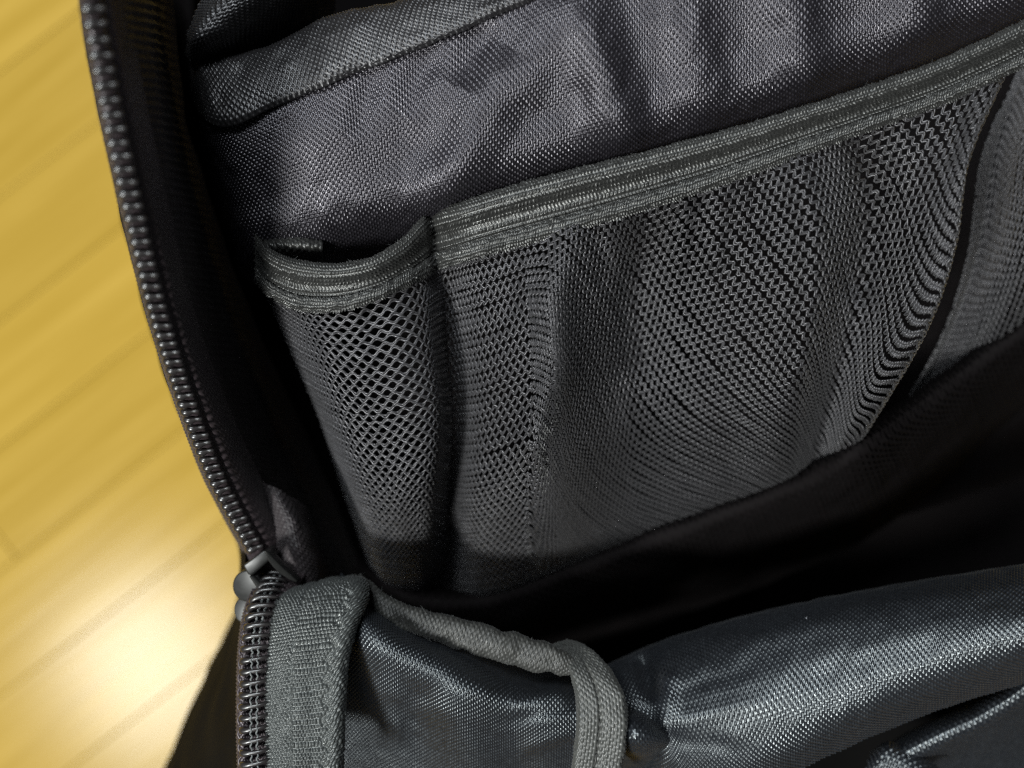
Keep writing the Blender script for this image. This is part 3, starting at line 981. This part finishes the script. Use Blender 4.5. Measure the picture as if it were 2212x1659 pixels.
# --- big lit roll of front fabric at the right
tubeR = [
    [(1270, 1470, 0.2820), (1330, 1450, 0.2850), (1450, 1400, 0.2900), (1620, 1350, 0.2960), (1820, 1305, 0.2980), (2030, 1268, 0.3000), (2300, 1225, 0.3020)],
    [(1275, 1462, 0.2760), (1330, 1432, 0.2770), (1450, 1382, 0.2780), (1620, 1332, 0.2780), (1820, 1288, 0.2800), (2030, 1252, 0.2820), (2300, 1210, 0.2840)],
    [(1290, 1490, 0.2680), (1345, 1462, 0.2660), (1455, 1418, 0.2660), (1620, 1370, 0.2650), (1820, 1322, 0.2670), (2030, 1286, 0.2680), (2300, 1244, 0.2700)],
    [(1310, 1530, 0.2630), (1365, 1505, 0.2590), (1465, 1470, 0.2575), (1625, 1425, 0.2580), (1820, 1375, 0.2600), (2030, 1335, 0.2610), (2300, 1290, 0.2630)],
    [(1330, 1555, 0.2630), (1395, 1545, 0.2570), (1480, 1530, 0.2535), (1630, 1490, 0.2535), (1820, 1435, 0.2560), (2030, 1385, 0.2575), (2300, 1330, 0.2590)],
    [(1350, 1570, 0.2630), (1420, 1575, 0.2570), (1495, 1590, 0.2530), (1640, 1565, 0.2520), (1820, 1500, 0.2545), (2030, 1440, 0.2570), (2300, 1370, 0.2590)],
    [(1345, 1600, 0.2660), (1432, 1625, 0.2590), (1505, 1650, 0.2560), (1645, 1635, 0.2545), (1820, 1565, 0.2575), (2030, 1490, 0.2630), (2300, 1410, 0.2660)],
    [(1335, 1660, 0.2700), (1440, 1690, 0.2630), (1510, 1720, 0.2610), (1645, 1695, 0.2620), (1820, 1615, 0.2680), (2030, 1530, 0.2760), (2300, 1445, 0.2800)],
]
tubeR = [[(x, y, d - max(0, x - 1480) / 820 * .021) for (x, y, d) in r_] for r_ in tubeR]
S_t = Surf(tubeR, [([(1395, 1440), (1405, 1480)], 26, -5.0), ([(1440, 1470), (1445, 1640)], 20, 1.4), ([(1390, 1640), (1360, 1659)], 30, -4.0),
                   ([(1600, 1395), (1800, 1345), (2100, 1300)], 26, 0.5), ([(1750, 1460), (2000, 1400)], 40, -0.5), ([(1400, 1575), (1680, 1505)], 20, 0.8, 1), ([(1400, 1590), (1640, 1620)], 20, -0.8, 1), ([(1390, 1515), (1650, 1440)], 20, -0.6, 1), ([(1700, 1570), (1950, 1490)], 26, 0.7, 1), ([(1800, 1345), (2250, 1280)], 24, -0.6, 1)])
o = sheet('front_roll', S_t, 0.66, M_FRONT, bag, plain_weave(.66, jit=.05), spt=3, wob=0.09)
o['label'] = 'bulging roll of blue-grey front fabric with a bright lit band'

puff = [
    [(1335, 1560, .266), (1360, 1535, .260), (1395, 1540, .260), (1425, 1565, .262), (1450, 1590, .266)],
    [(1335, 1575, .258), (1358, 1556, .250), (1390, 1560, .250), (1420, 1580, .252), (1455, 1598, .258)],
    [(1337, 1600, .255), (1360, 1590, .2465), (1392, 1592, .2465), (1422, 1600, .250), (1450, 1606, .258)],
    [(1342, 1622, .258), (1364, 1620, .251), (1392, 1620, .251), (1418, 1618, .254), (1444, 1614, .262)],
    [(1342, 1636, .264), (1366, 1638, .260), (1392, 1638, .260), (1415, 1632, .262), (1438, 1626, .270)],
    [(1325, 1680, .285), (1355, 1690, .282), (1392, 1690, .282), (1420, 1680, .284), (1445, 1670, .288)],
]
o = sheet('fabric_pucker', Surf(puff), 0.62, M_FRONT, bag, plain_weave(.62), spt=3, wob=0.12)
o['label'] = 'small crumpled pucker of front fabric beside the binding tape'

# --- pocket corner at the lower right
rim = [(1900, 1645), (1962, 1606), (2030, 1572), (2100, 1540), (2160, 1505), (2215, 1466), (2290, 1410)]
rows = []
for off, dd in ((-16, .020), (-14, .008), (-2, .0025), (14, .0), (30, .0005), (44, .005), (70, .013), (120, .022), (200, .034)):
    rows.append([(x + off * .35, y + off, .272 + dd) for (x, y) in rim])
o = sheet('front_pocket_rim', Surf(rows), 0.80, M_FRONT, bag, plain_weave(.80), spt=3, wob=0.08)
o['label'] = 'lit rim of an outer pocket in the lower right corner'
cor = [
    [(1885, 1628, .280), (1915, 1606, .276), (1945, 1612, .276), (1985, 1632, .276), (2040, 1668, .276)],
    [(1880, 1642, .276), (1912, 1622, .271), (1940, 1628, .271), (1975, 1648, .271), (2025, 1684, .271)],
    [(1868, 1680, .274), (1900, 1660, .270), (1925, 1664, .270), (1955, 1684, .270), (2000, 1715, .270)],
    [(1850, 1740, .276), (1880, 1720, .273), (1905, 1724, .273), (1935, 1740, .273), (1975, 1760, .273)],
]
o = sheet('front_pocket_corner', Surf(cor), 0.80, M_FRONT, bag, plain_weave(.80), wob=0.1)
o['label'] = 'small folded corner of fabric below the dark gap'

# outside lower front, in shadow under the rolls
lf = [[(500, 1640, .30), (1300, 1600, .31), (1750, 1560, .315), (2400, 1380, .32)],
      [(470, 1780, .315), (1300, 1800, .32), (1750, 1800, .32), (2400, 1700, .33)],
      [(440, 2100, .34), (1300, 2200, .34), (1750, 2200, .34), (2400, 2150, .35)],
      [(440, 2300, .42), (1300, 2350, .42), (1750, 2350, .42), (2400, 2350, .42)],
      [(440, 2250, .60), (1300, 2300, .60), (1750, 2300, .60), (2400, 2300, .60)]]
o = sheet('lower_front', Surf(lf), 4.0, M_SHELL, bag, None, spt=1, wob=0.5, trim=1500)
o['label'] = 'black lower front of the bag in shadow'

# --- white lint fleck on the roll
lv, lq = [], []
base = 0
c0 = P((1742, 1338, .2600))
for k in range(5):
    d_ = rng.normal(0, 1, 3); d_[2] = abs(d_[2]) * .3; d_ /= np.linalg.norm(d_)
    tpath = c0 + np.linspace(-1, 1, 6)[:, None] * d_ * .0007 + np.array([0, 0, .0003])
    v_, q_ = tube(tpath, [.00004, .00012, .00018, .00018, .00012, .00004], 6)
    lv.append(v_); lq.append(q_ + base); base += len(v_)
li = mesh_obj('lint_fleck', np.concatenate(lv), np.concatenate(lq), M_LINT)
li['label'] = 'tiny white lint fleck lying on the lit fabric roll'
li['category'] = 'lint'

print('tris', sum(sum(len(p.vertices) - 2 for p in m.polygons) if len(m.polygons) < 1000 else 2 * len(m.polygons) for m in bpy.data.meshes))
